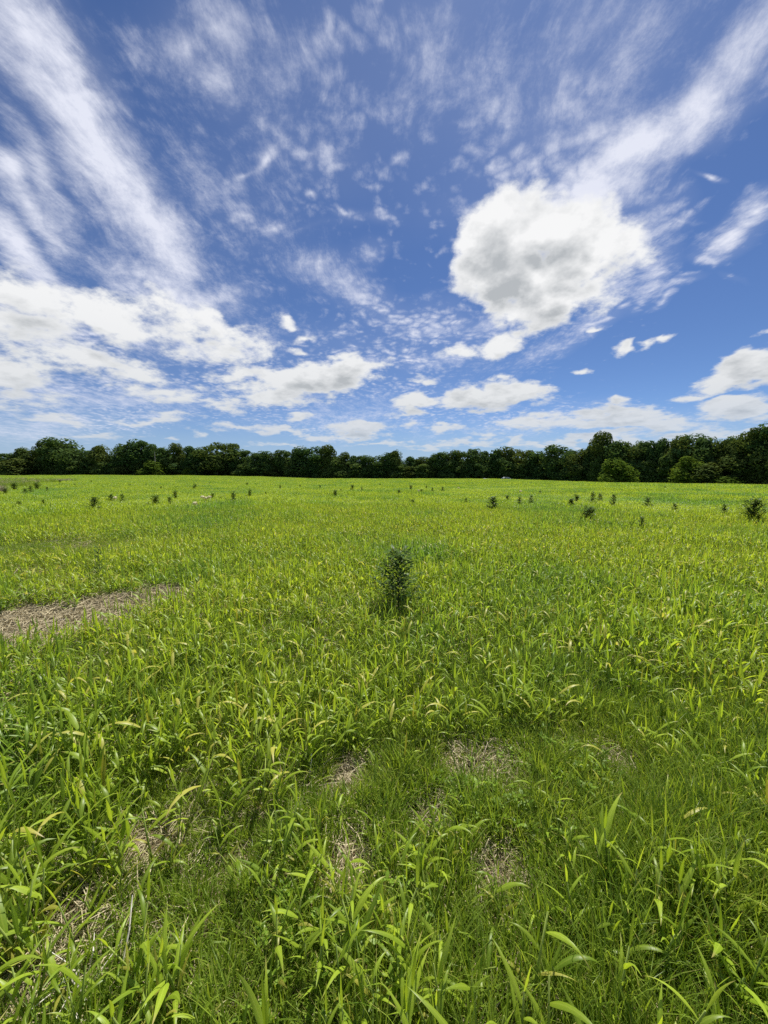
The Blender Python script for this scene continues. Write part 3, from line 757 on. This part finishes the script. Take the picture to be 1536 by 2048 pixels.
def add_tree(px, top, wpx, shape, back=0.0, name='tree', mesh=None, rng_y=None):
    Y = (rng_y or edge_range(px)) + back + U(-2, 2)
    X = at_range(px, Y); g_ = float(terrain(X, Y))
    H = EYE + (948 - top) / F * Y * .985 - g_
    W = wpx / F * Y
    root = bpy.data.objects.new(name, None); root.location = (X, Y, g_)
    root.rotation_euler = (0, 0, U(0, 6.28)); root.scale = (W / .60, W / .60, H)
    link(root)
    link(bpy.data.objects.new('trunk', random.choice(TRUNKS)), root)
    link(bpy.data.objects.new('crown', mesh or random.choice(CROWNS[shape])), root)
    return root
PEAKS = [(-300,898,60,'round'),(-255,903,60,'tall'),(-210,893,60,'round'),(-165,905,56,'round'),(-120,900,54,'flat'),(-78,905,50,'round'),(-40,908,46,'tall'),(-10,911,44,'round'),
 (22,909,46,'round'),(47,900,38,'cone'),(68,905,36,'round'),(96,887,34,'stand'),(126,884,54,'flat'),(156,902,44,'round'),(182,904,34,'tall'),(203,896,40,'cone'),(229,912,22,'stand'),
 (252,894,38,'round'),(282,886,50,'round'),(306,894,28,'tall'),(327,899,36,'round'),(356,893,34,'round'),(382,897,32,'cone'),(402,901,36,'round'),(435,889,60,'flat'),(470,902,34,'tall'),
 (490,903,36,'round'),(514,909,40,'round'),(531,906,34,'tall'),(551,909,28,'round'),(571,903,34,'stand'),(601,901,40,'round'),(621,899,50,'flat'),(656,895,32,'tall'),(688,908,30,'round'),
 (707,913,30,'cone'),(727,913,36,'round'),(749,914,36,'flat'),(776,909,30,'tall'),(790,905,34,'cone'),(820,915,34,'round'),(848,916,36,'round'),(868,911,28,'tall'),(885,907,36,'round'),
 (908,905,36,'round'),(926,906,38,'flat'),(947,902,34,'round'),(973,906,38,'round'),(996,903,34,'tall'),(1010,900,38,'round'),(1036,902,42,'flat'),(1070,907,42,'round'),(1092,912,34,'round'),
 (1115,896,50,'stand'),(1141,908,38,'round'),(1160,904,44,'round'),(1179,897,36,'cone'),(1200,873,42,'tall'),(1230,889,50,'round'),(1258,889,46,'flat'),(1285,889,46,'round'),(1306,892,36,'round'),
 (1323,885,36,'cone'),(1351,881,42,'stand'),(1380,880,56,'flat'),(1408,884,46,'round'),(1438,889,44,'round'),(1458,883,42,'tall'),(1490,876,52,'round'),(1517,866,50,'stand'),(1548,859,64,'flat'),
 (1590,852,66,'round'),(1640,846,70,'tall'),(1695,840,76,'round'),(1755,835,80,'flat'),(1825,828,84,'round')]
SPECIAL = {126: 'large dark oak with a broad domed top near the left end of the wood',
 96: 'slender open-crowned tree leaning out left of the large domed oak',
 203: 'pointed tree standing alone above its neighbours left of the first gap',
 229: 'small thin-crowned tree in the notch of the skyline at left',
 282: 'tall full tree, highest between the notch and the dark flat-topped tree',
 435: 'very dark tree with a flat two-lobed top, highest left of centre',
 621: 'broad spreading tree with a wide shoulder just left of centre',
 656: 'narrow tree with a rounded head rising right of the broad centre-left tree',
 790: 'pointed tree in the middle of the wood left of a dip in the skyline',
 947: 'slightly taller tree at the top of the centre-right hump of the wood',
 1115: 'tall round-headed tree standing clear of its neighbours right of centre',
 1200: 'tallest pointed tree, rising above the wood behind the light green bush',
 1323: 'small peaked treetop in the skyline between the tall pointed tree and flat-topped trees',
 1380: 'wide flat-topped dark tree on the right part of the wood',
 1548: 'tallest broad tree at the right edge of the picture'}
NAMES = {126: 'the large domed oak', 203: 'the pointed tree at left', 282: 'the tall full tree', 435: 'the dark flat-topped tree', 656: 'the narrow round-headed tree',
 790: 'the pointed middle tree', 947: 'the centre-right tree', 1115: 'the clear-standing round-headed tree', 1200: 'the tallest pointed tree', 1380: 'the wide flat-topped tree', 1548: 'the right-edge tree'}
LK = {'round': 'round-crowned', 'cone': 'peaked', 'tall': 'narrow upright', 'flat': 'broad', 'stand': 'top-heavy'}
tl = []
keys = sorted(NAMES)
for px, top, w, shp in PEAKS:
    o_ = add_tree(px, 906 + (top - 906) * 1.12 - 1, w * 1.25, shp)
    props(o_, None, 'tree', 'trees along the front edge of the wood')
    if px in SPECIAL: o_['label'] = SPECIAL[px]
    else:
        right = [k_ for k_ in keys if k_ > px]; left = [k_ for k_ in keys if k_ < px]
        if not left: l = '%s green tree left of %s' % (LK[shp], NAMES[right[0]])
        elif not right: l = '%s dark tree right of %s' % (LK[shp], NAMES[left[-1]])
        else: l = '%s tree right of %s' % (LK[shp], NAMES[left[-1]])
        tl.append((o_, l, px))
# second rank, seen in the gaps of the first
xs_ = [p[0] for p in PEAKS]
for i in range(len(PEAKS) - 1):
    px = (PEAKS[i][0] + PEAKS[i + 1][0]) / 2 + U(-3, 3); top = max(PEAKS[i][1], PEAKS[i + 1][1]) + U(6, 18)
    o_ = add_tree(px, top, U(40, 58) * (1 + max(0, px - 1100) / 900), random.choice(['round', 'tall', 'round', 'cone', 'flat']), back=U(9, 16))
    props(o_, None, 'tree', 'trees in the second rank of the wood')
    right = [k_ for k_ in keys if k_ > px]; left = [k_ for k_ in keys if k_ < px]
    rel = ('left of ' + NAMES[right[0]]) if not left else ('right of ' + NAMES[left[-1]]) if not right else 'right of ' + NAMES[left[-1]]
    tl.append((o_, 'half-hidden second-rank tree ' + rel, px))
tell_apart(tl)

# bushes in front of the wood
def add_bush(px, top, base, wpx, Y, label, mesh, grp=None, cat='bush', name='bush'):
    X = at_range(px, Y); g_ = float(terrain(X, Y)); H = EYE + (948 - top) / F * Y - g_; W = wpx / F * Y
    root = bpy.data.objects.new(name, None); root.location = (X, Y, g_ - .1); root.rotation_euler = (0, 0, U(0, 6)); root.scale = (W / .60, W / .60, H)
    link(root); props(root, label, cat, grp)
    link(bpy.data.objects.new('stem', TRUNKS[0]), root)
    link(bpy.data.objects.new('foliage', mesh), root)
bushm = [crown_mesh('foliage', lambda h: .30 * math.sqrt(max(.03, 1 - (h * .95) ** 2)), m_, 34, 110, .030, 2.0) for m_ in (M_LIGHTCROWN, M_OLIVE, M_CROWN)]
add_bush(1232, 926, 962, 72, 140, 'rounded light green bush standing out in front of the dark wood at right', bushm[0])
add_bush(1372, 916, 965, 58, 135, 'mid-green young tree in front of the wood right of the light bush', LIGHT[1], name='young_tree', cat='tree')
add_bush(1412, 932, 965, 60, 130, 'low shaded bush beside the mid-green young tree', bushm[1])
add_bush(1452, 955, 972, 58, 124, 'low green bush at the field edge near the right side', bushm[0])
add_bush(310, 926, 952, 56, 222, 'yellowish green bush at the foot of the wood under the pale pole', bushm[0])
add_bush(378, 938, 953, 26, 220, 'small light bush at the wood foot left of the dark flat-topped tree', bushm[0])
add_bush(242, 934, 953, 34, 224, 'small olive bush below the notch in the skyline', bushm[1])
add_bush(35, 922, 952, 60, 226, 'wide olive bush at the far left foot of the wood', bushm[1])
# small trees and saplings standing forward along the foot of the wood
el = []
px = -290.0
while px < 1760:
    top_ = float(np.interp(px, [p[0] for p in PEAKS], [p[1] for p in PEAKS])); k_ = U(.30, .68)
    top = 950 - (950 - top_) * k_; w_ = U(26, 46) * (1 + max(0, px - 1150) / 700)
    if min(abs(px - q) for q in (1232, 1372, 310, 435)) > 26:
        m_ = random.choice(LOW)
        o_ = add_tree(px, top, w_, 'round', back=U(-6, -2), mesh=m_)
        props(o_, None, 'tree', 'low trees along the foot of the wood')
        left = [q for q in keys if q < px]; right = [q for q in keys if q > px]
        el.append((o_, 'low front tree ' + ('right of ' + NAMES[left[-1]] if left else 'left of ' + NAMES[right[0]]), px))
    px += U(18, 40) * (1 + max(0, px - 1150) / 900)
tell_apart(el)
# dense undergrowth closing the foot of the wood, and the wood behind
mb = MB()
for px in np.arange(-380, 1900, 7.0):
    Y = edge_range(px) + U(2, 7); X = at_range(px, Y); g_ = float(terrain(X, Y)); h = U(2.0, 5.0)
    leafy(mb, (X, Y, g_ + h * .45), (U(2, 3.2), U(2, 3), h * .55), 90, .42, 1.0)
props(mb.obj('undergrowth', [M_CROWN]), 'dark tangled undergrowth along the foot of the wood', 'undergrowth', kind='stuff')
P3 = []; SC = []; 
for px in np.arange(-420, 1950, 13.0):
    for back in (24, 36, 50, 70):
        Y = edge_range(px) + back + U(-4, 4); X = at_range(px + U(-8, 8), Y)
        tops = np.interp(px, [p[0] for p in PEAKS], [p[1] for p in PEAKS]) + 16 + U(0, 9)
        g_ = float(terrain(X, Y)); H = EYE + (948 - tops) / F * Y - g_; P3.append((X, Y, g_)); w = U(11, 15) / .6; SC.append((w, w, H))
P3 = np.array(P3); n = len(P3)
scatter('deep_wood', 'dark mass of woodland closing the view behind the front trees', 'woodland', [CROWNS['round'][0], CROWNS['tall'][0], CROWNS['flat'][0]],
        P3, np.stack([np.zeros(n), np.zeros(n), rng.uniform(0, 6.28, n)], 1), np.array(SC), rng.integers(0, 3, n))
# pale bare trunk in front of the wood
Y = 221.0; X = at_range(312, Y); g_ = float(terrain(X, Y))
mb = MB(); mb.tube([(0, 0, -.5), (.05, 0, 5), (-.05, 0, 9.5), (0, 0, 14.2)], [.34, .28, .22, .12], 8)
t_ = mb.obj('bare_trunk', [M_PALEBARK]); t_.location = (X, Y, g_); props(t_, 'pale bare trunk standing like a pole before the trees at left', 'dead tree')

# ------------------------------------------------------------------ weeds standing over the crop
def plane_at(px, py, h):
    d = ray(px, py); t = (EYE - h) / -d.z; return d.x * t, d.y * t
def weed_meshes(H, Wd, nb, per, leafL=.095, seed=0, shape='pyr'):
    st = MB(); fo = MB()
    bend = (U(-.03, .03), U(-.03, .03))
    st.tube([(0, 0, -.02), (bend[0] * .5, bend[1] * .5, H * .5), (bend[0], bend[1], H)], [.006 * H / .8 + .001, .0045, .0015], 6)
    for i in range(nb):
        h = H * (.12 + .8 * (i + U(0, 1)) / nb); a = i * 2.4 + U(-.5, .5)
        rel = h / H
        L = Wd * .5 * ((1.05 - rel) ** .6 if shape == 'pyr' else (math.sin(min(1, rel * 1.1) * PI * .85) * .9 + .2)) * U(.7, 1.15)
        el = U(.35, .9) if shape == 'pyr' else U(.6, 1.25)
        p0 = np.array([bend[0] * rel, bend[1] * rel, h]); d = np.array([math.cos(a) * math.cos(el), math.sin(a) * math.cos(el), math.sin(el)])
        if rng.random() < .15: continue
        p1 = p0 + d * L; st.tube([tuple(p0), tuple(p0 + d * L * .5 + np.array([0, 0, .01])), tuple(p1)], [.0025, .002, .001], 4, cap=False)
        for k in range(per):
            t = (k + .6) / per; q = p0 + (p1 - p0) * t; fo.tint = U(0, 1)
            fo.leaf(q, a + (1 if k % 2 else -1) * U(.5, 1.2), U(-.2, .7), leafL * U(.7, 1.25), leafL * U(.30, .42), U(.3, 1.2), 3, .2, 1, peak=.4)
    return st.mesh('stem', [M_WSTEM]), fo.mesh('foliage', [M_WEED])
WV = [weed_meshes(.7, .5, 38, 11, .11, shape='pyr'), weed_meshes(.7, .6, 42, 12, .11, shape='ball'), weed_meshes(.7, .42, 34, 10, .11), weed_meshes(.7, .55, 44, 11, .11, shape='ball'), weed_meshes(.7, .36, 30, 10, .11)]
CEN = weed_meshes(1.0, .95, 62, 11, .085)
BIG = weed_meshes(.7, .72, 66, 12, .11, shape='ball')
SLIM = weed_meshes(.8, .34, 22, 7, .075)
def add_weed(X, Y, h, meshes, base_h=.7, w=1.0, name='weed'):
    root = bpy.data.objects.new(name, None); root.location = (X, Y, float(terrain(X, Y))); root.empty_display_size = .1
    s_ = h / base_h; root.scale = (s_ * w, s_ * w, s_); root.rotation_euler = (0, 0, U(0, 6))
    link(root); link(bpy.data.objects.new('stem', meshes[0]), root)
    f_ = link(bpy.data.objects.new('foliage', meshes[1]), root)
    return root
X, Y = ground_at(797, 1228)
props(add_weed(X, Y, .78, CEN, 1.0, w=1.15), 'dark leafy bushy weed standing alone in the green field near the middle', 'weed')
X, Y = ground_at(203, 1178)
props(add_weed(X, Y, .62, SLIM, .8), 'slender dark-stemmed weed rising above the grass behind the straw strip at left', 'weed')
X, Y = ground_at(70, 1130)
props(add_weed(X, Y, .42, SLIM, .8), 'thin short weed at the far left beyond the straw strip', 'weed')
WEEDS = [(38,1008,.45),(86,1007,.5),(190,1016,.75),(222,998,.55),(245,999,.6),(310,1005,.6),(338,1003,.45),(351,993,.6),(388,978,.55),(62,983,.7),(50,985,.6),(10,987,.6),(182,964,.5),(322,978,.5),
 (30,979,.8),(75,978,.8),(95,981,.6),
 (390,977,.6),(419,969,.5),(425,993,.45),(467,1001,.75),(500,990,.6),(495,969,.5),(531,987,.4),(670,990,.55),(704,977,.6),(724,981,.6),(682,980,.45),(441,996,.35),
 (798,986,.5),(822,977,.6),(843,984,.55),(865,982,.6),(885,980,.6),(853,974,.5),(825,1006,.4),(986,1014,.75),(1040,1005,.55),(1015,998,.45),(1062,1003,.6),(1143,1008,.55),(1153,998,.5),(932,1000,.4),
 (1185,1001,.75),(1200,998,.6),(1226,1007,.7),(1295,1008,.6),(1175,1035,.55),(1284,1046,.45),(1450,1026,.6),(1506,1038,1.05),(1141,1008,.5),(1154,998,.45),(1350,1015,.45),(1330,975,.4),
 (560,975,.5),(600,972,.45),(640,975,.5),(150,970,.5),(120,965,.6),(260,972,.45),(760,970,.5),(1080,985,.4)]
wl = []
for px, py, h in WEEDS:
    X, Y = plane_at(px, py, .25); big = px == 1506
    i = int(rng.integers(len(WV)))
    o_ = add_weed(X, Y, h * (.72 if big else .95), BIG if big else WV[i], w=U(.9, 1.5) if not big else 1.25)
    props(o_, None, 'weed', 'dark weeds scattered over the field')
    if big: o_['label'] = 'biggest dark bushy weed at the right edge of the field'; continue
    side = ('far left', 'left of centre', 'middle', 'right of centre', 'far right')[int(np.clip(px / 307, 0, 4))]
    dist_ = 'in the nearer rows' if py > 1000 else 'in middle distance' if py > 984 else 'near the far side'
    sz = 'taller leafy weed' if h > .62 else 'leafy weed' if h > .48 else 'small dark weed'
    wl.append((o_, '%s %s, %s' % (sz, dist_, side), px))
tell_apart(wl)
# flowers
def flower(px, py, w, label, heads):
    X, Y = plane_at(px, py, .42)
    root = bpy.data.objects.new('flowering_weed', None); root.location = (X, Y, float(terrain(X, Y))); link(root); props(root, label, 'flower')
    mb = MB(); mb.tube([(0, 0, 0), (0, 0, .3)], [.006, .004], 5)
    pts_ = [((i - (heads - 1) / 2) * w / heads, U(-.03, .03), .42 + (.05 if i % 2 == 0 or heads == 1 else .0)) for i in range(heads)]
    for p in pts_: mb.tube([(0, 0, .28), p], [.004, .003], 4)
    link(bpy.data.objects.new('stem', mb.mesh('stem', [M_WSTEM])), root)
    for p in pts_:
        mb = MB(); leafy(mb, (0, 0, 0), (w / heads * .62, .10, .07), 160, .022)
        rings = [(-.02, .5), (.02, .85), (.05, .55)]; V = [(w / heads * .55 * q * math.cos(a_ * PI / 4), .08 * q * math.sin(a_ * PI / 4), z_) for z_, q in rings for a_ in range(8)]
        mb.add(V, [(j * 8 + k_, j * 8 + (k_ + 1) % 8, (j + 1) * 8 + (k_ + 1) % 8, (j + 1) * 8 + k_) for j in range(2) for k_ in range(8)] + [tuple(range(16, 24))])
        h_ = link(bpy.data.objects.new('flower_head', mb.mesh('flower_head', [M_FLOWER])), root); h_.location = p
flower(412, 997, .50, 'cream white flower cluster, largest pale spot in the field left of centre', 3)
flower(837, 983, .10, 'small upright cream flower among the dark weeds right of centre', 1)
flower(1041, 984, .12, 'tiny cream flower above the dark weed right of the white car', 1)
flower(391, 1009, .12, 'tiny pale flower just below and left of the large cream flower cluster', 1)
flower(456 - 226, 998, .10, 'tiny pale flower between two dark weeds at left', 1)
flower(917, 976, .14, 'tiny cream flower left of the white car roof', 1)

# ------------------------------------------------------------------ two parked vehicles beyond the rise
M_WHITE = plain_material('white_paint', (.80, .80, .78), (.82, .82, .80), 3, .3, .5)
M_SHADE_SILVER = plain_material('shade_toned_silver', (.50, .51, .56), (.54, .55, .60), 3, .3, .5)  # blue-grey silver: shade put into the paint, the car stands in sun
M_TYRE = plain_material('tyre_rubber', (.02, .02, .02), (.03, .03, .03), 8, .9)
M_GLASS = plain_material('dark_glass', (.02, .025, .03), (.03, .035, .04), 3, .08, .8)
M_RIM = plain_material('rim_metal', (.5, .5, .5), (.6, .6, .6), 5, .35, .5, metal=.8)
def prism(mb, prof, w, taper=1.0):
    "side profile (x, z) given width w"
    n = len(prof); zmax = max(p[1] for p in prof); zmin = min(p[1] for p in prof)
    V = []
    for s in (-1, 1):
        for x_, z_ in prof:
            k = 1 - (1 - taper) * (z_ - zmin) / (zmax - zmin); V.append((x_, s * w / 2 * k, z_))
    Fc = [tuple(range(n - 1, -1, -1)), tuple(range(n, 2 * n))] + [(i, (i + 1) % n, n + (i + 1) % n, n + i) for i in range(n)]
    mb.add(V, Fc)
def car(px, Y, paint, label, rz, show, top=1.56):
    # far enough down the back of the rise that only the top shows over the crop
    def over(Yc):
        yy = np.linspace(20, Yc - 4, 200); xx = yy * at_range(px, 1.0)
        horizon = np.max((terrain(xx, yy) + .42 - EYE) / yy)
        return (float(terrain(at_range(px, Yc), Yc)) + top - EYE) / Yc - horizon
    Y = min(np.arange(Y - 45, Y + 20, 1.0), key=lambda v: abs(over(v) * F - show)); print('car', px, Y, over(Y) * F)
    X = at_range(px, Y); root = bpy.data.objects.new('parked_car', None); root.location = (X, Y, float(terrain(X, Y))); root.rotation_euler = (0, 0, rz)
    link(root); props(root, label, 'car')
    mb = MB(); prism(mb, [(-2.2, .35), (-2.25, .75), (-2.1, .95), (-1.2, 1.0), (1.1, 1.0), (2.0, .88), (2.25, .7), (2.25, .35)], 1.78, .94)
    prism(mb, [(-1.75, 1.0), (-1.35, 1.48), (-.9, 1.56), (.3, 1.55), (.65, 1.45), (1.2, 1.0)], 1.66, .78)
    mb.obj('body', [paint], root)
    for s in (-1, 1):
        for x0, x1, x2, x3 in ((-1.5, -1.22, -.32, -.32), (-.24, -.24, .5, .92)):
            mb = MB(); V = [(x0, s * .828, 1.05), (x3, s * .828, 1.05), (x2, s * .70, 1.42), (x1, s * .70, 1.42)]
            V = [(a_, b_ + s * .012, c_) for a_, b_, c_ in V] + [(a_, b_ - s * .05, c_) for a_, b_, c_ in V]
            mb.add(V, [(0, 1, 2, 3), (7, 6, 5, 4), (0, 4, 5, 1), (1, 5, 6, 2), (2, 6, 7, 3), (3, 7, 4, 0)]); mb.obj('window', [M_GLASS], root)
        for x_ in (-1.35, 1.4):
            mb = MB(); mb.tube([(x_, s * .70, .33), (x_, s * .92, .33)], [.33, .33], 18); wh = mb.obj('wheel', [M_TYRE], root)
            mb = MB(); mb.tube([(x_, s * .90, .33), (x_, s * .93, .33)], [.19, .19], 12); mb.obj('rim', [M_RIM], wh)
    for nm, a_, b_ in (('windscreen', (1.22, 1.0), (.68, 1.45)), ('rear_window', (-1.77, 1.0), (-1.37, 1.47))):
        mb = MB(); dx_ = .02 if nm == 'windscreen' else -.02
        V = [(a_[0] + dx_, -.74, a_[1] + .04), (a_[0] + dx_, .74, a_[1] + .04), (b_[0] + dx_, .60, b_[1]), (b_[0] + dx_, -.60, b_[1])]
        V += [(q[0] - 2 * dx_, q[1], q[2] - .03) for q in V]
        mb.add(V, [(0, 1, 2, 3), (7, 6, 5, 4), (0, 4, 5, 1), (1, 5, 6, 2), (2, 6, 7, 3), (3, 7, 4, 0)]); mb.obj(nm, [M_GLASS], root)
car(1014, 158, M_WHITE, 'white car behind the rise of the field, only its roof showing', .12, 3.0)
car(974, 190, M_SHADE_SILVER, 'silver car coloured as if in shade, in front of the wood, right of centre', .5, 2.2)

# ------------------------------------------------------------------ far left: rough dry growth at the field side
dry = [tuft_mesh('dry_tuft', 60, .55, .016, .16, .5, 3, M_STRAW) for _ in range(3)]
dry2 = [tuft_mesh('rough_tuft', 40, .6, .014, .2, .6, 3, M_GRASS) for _ in range(3)]
pts_ = []
for _ in range(5200):
    px = U(-90, 150); py = U(957, 984); X, Y = plane_at(px, py, .3)
    if vn(X, Y, .16, 12) < .30 + .5 * max(0, px) / 150: continue
    pts_.append((X, Y, float(terrain(X, Y))))
P3 = np.array(pts_); n = len(P3); kk = vn(P3[:, 0], P3[:, 1], .12, 13)
scatter('dry_grass', 'tan dry grass and rough growth at the far left side of the field', 'grass', dry + dry2, P3,
        np.stack([np.zeros(n), np.zeros(n), rng.uniform(0, 6.28, n)], 1), np.stack([rng.uniform(.7, 1.5, n)] * 3, 1),
        np.where(rng.random(n) < ss(.35, .6, kk) * .8, rng.integers(0, 3, n), rng.integers(3, 6, n)))

# ------------------------------------------------------------------ small things in the foreground
M_STALK = plain_material('bleached_stalk', (.55, .50, .42), (.72, .68, .60), 40, .7)
def stalk(pa, pb, ha, hb, r, label, name='dry_stalk'):
    xa, ya = plane_at(*pa, ha); xb, yb = plane_at(*pb, hb)
    a_ = Vector((xa, ya, ha)); b_ = Vector((xb, yb, hb)); m_ = (a_ + b_) / 2 + Vector((.01, 0, .012))
    mb = MB(); mb.tube([(0, 0, 0), tuple(m_ - a_), tuple(b_ - a_)], [r, r * .85, r * .5], 6)
    o_ = mb.obj(name, [M_STALK]); o_.location = a_; props(o_, label, 'stalk')
stalk((240, 1950), (265, 1790), .02, .16, .0032, 'long bleached dry stalk leaning upright in the grass near bottom left')
stalk((617, 1560), (622, 1490), .02, .12, .003, 'short tan dry stalk beside the small bare spot left of centre')
stalk((20, 1262), (130, 1238), .03, .05, .005, 'pale dry stalk lying across the straw at the left edge')
stalk((146, 1205), (144, 1150), .02, .26, .003, 'thin dry stalk standing at the back of the straw strip')
stalk((870, 1960), (880, 1870), .02, .10, .0022, 'thin bleached stalk in the grass right of centre near the bottom')
# withered pale weed
X, Y = ground_at(165, 1985)
mb = MB()
for i in range(14):
    a_ = U(0, 6.28); L = U(.05, .13); mb.tube([(0, 0, .0), (L * .4 * math.cos(a_), L * .4 * math.sin(a_), U(.03, .09)), (L * math.cos(a_ + .5), L * math.sin(a_ + .5), U(.01, .12))], [.0024, .002, .001], 4)
o_ = mb.obj('withered_weed', [M_STALK]); o_.location = (X, Y, float(terrain(X, Y))); props(o_, 'withered whitish weed with twisted stems near the bottom left corner', 'weed')
# stone
X, Y = ground_at(336, 1236)
mb = MB(); V = []; ring = 9
for j, (h, r_) in enumerate(((0, .045), (.02, .055), (.045, .042), (.056, .018))):
    for k_ in range(ring): a_ = 2 * PI * k_ / ring; q = r_ * U(.8, 1.2); V.append((q * math.cos(a_) * 1.2, q * math.sin(a_), h + U(-.004, .004)))
mb.add(V, [(j * ring + k_, j * ring + (k_ + 1) % ring, (j + 1) * ring + (k_ + 1) % ring, (j + 1) * ring + k_) for j in range(3) for k_ in range(ring)] + [tuple(range(3 * ring, 4 * ring))])
o_ = mb.obj('stone', [plain_material('grey_stone', (.35, .34, .33), (.55, .54, .53), 30, .9)]); o_.location = (X, Y, float(terrain(X, Y)) + .01)
props(o_, 'small pale grey stone at the right end of the straw strip', 'stone')
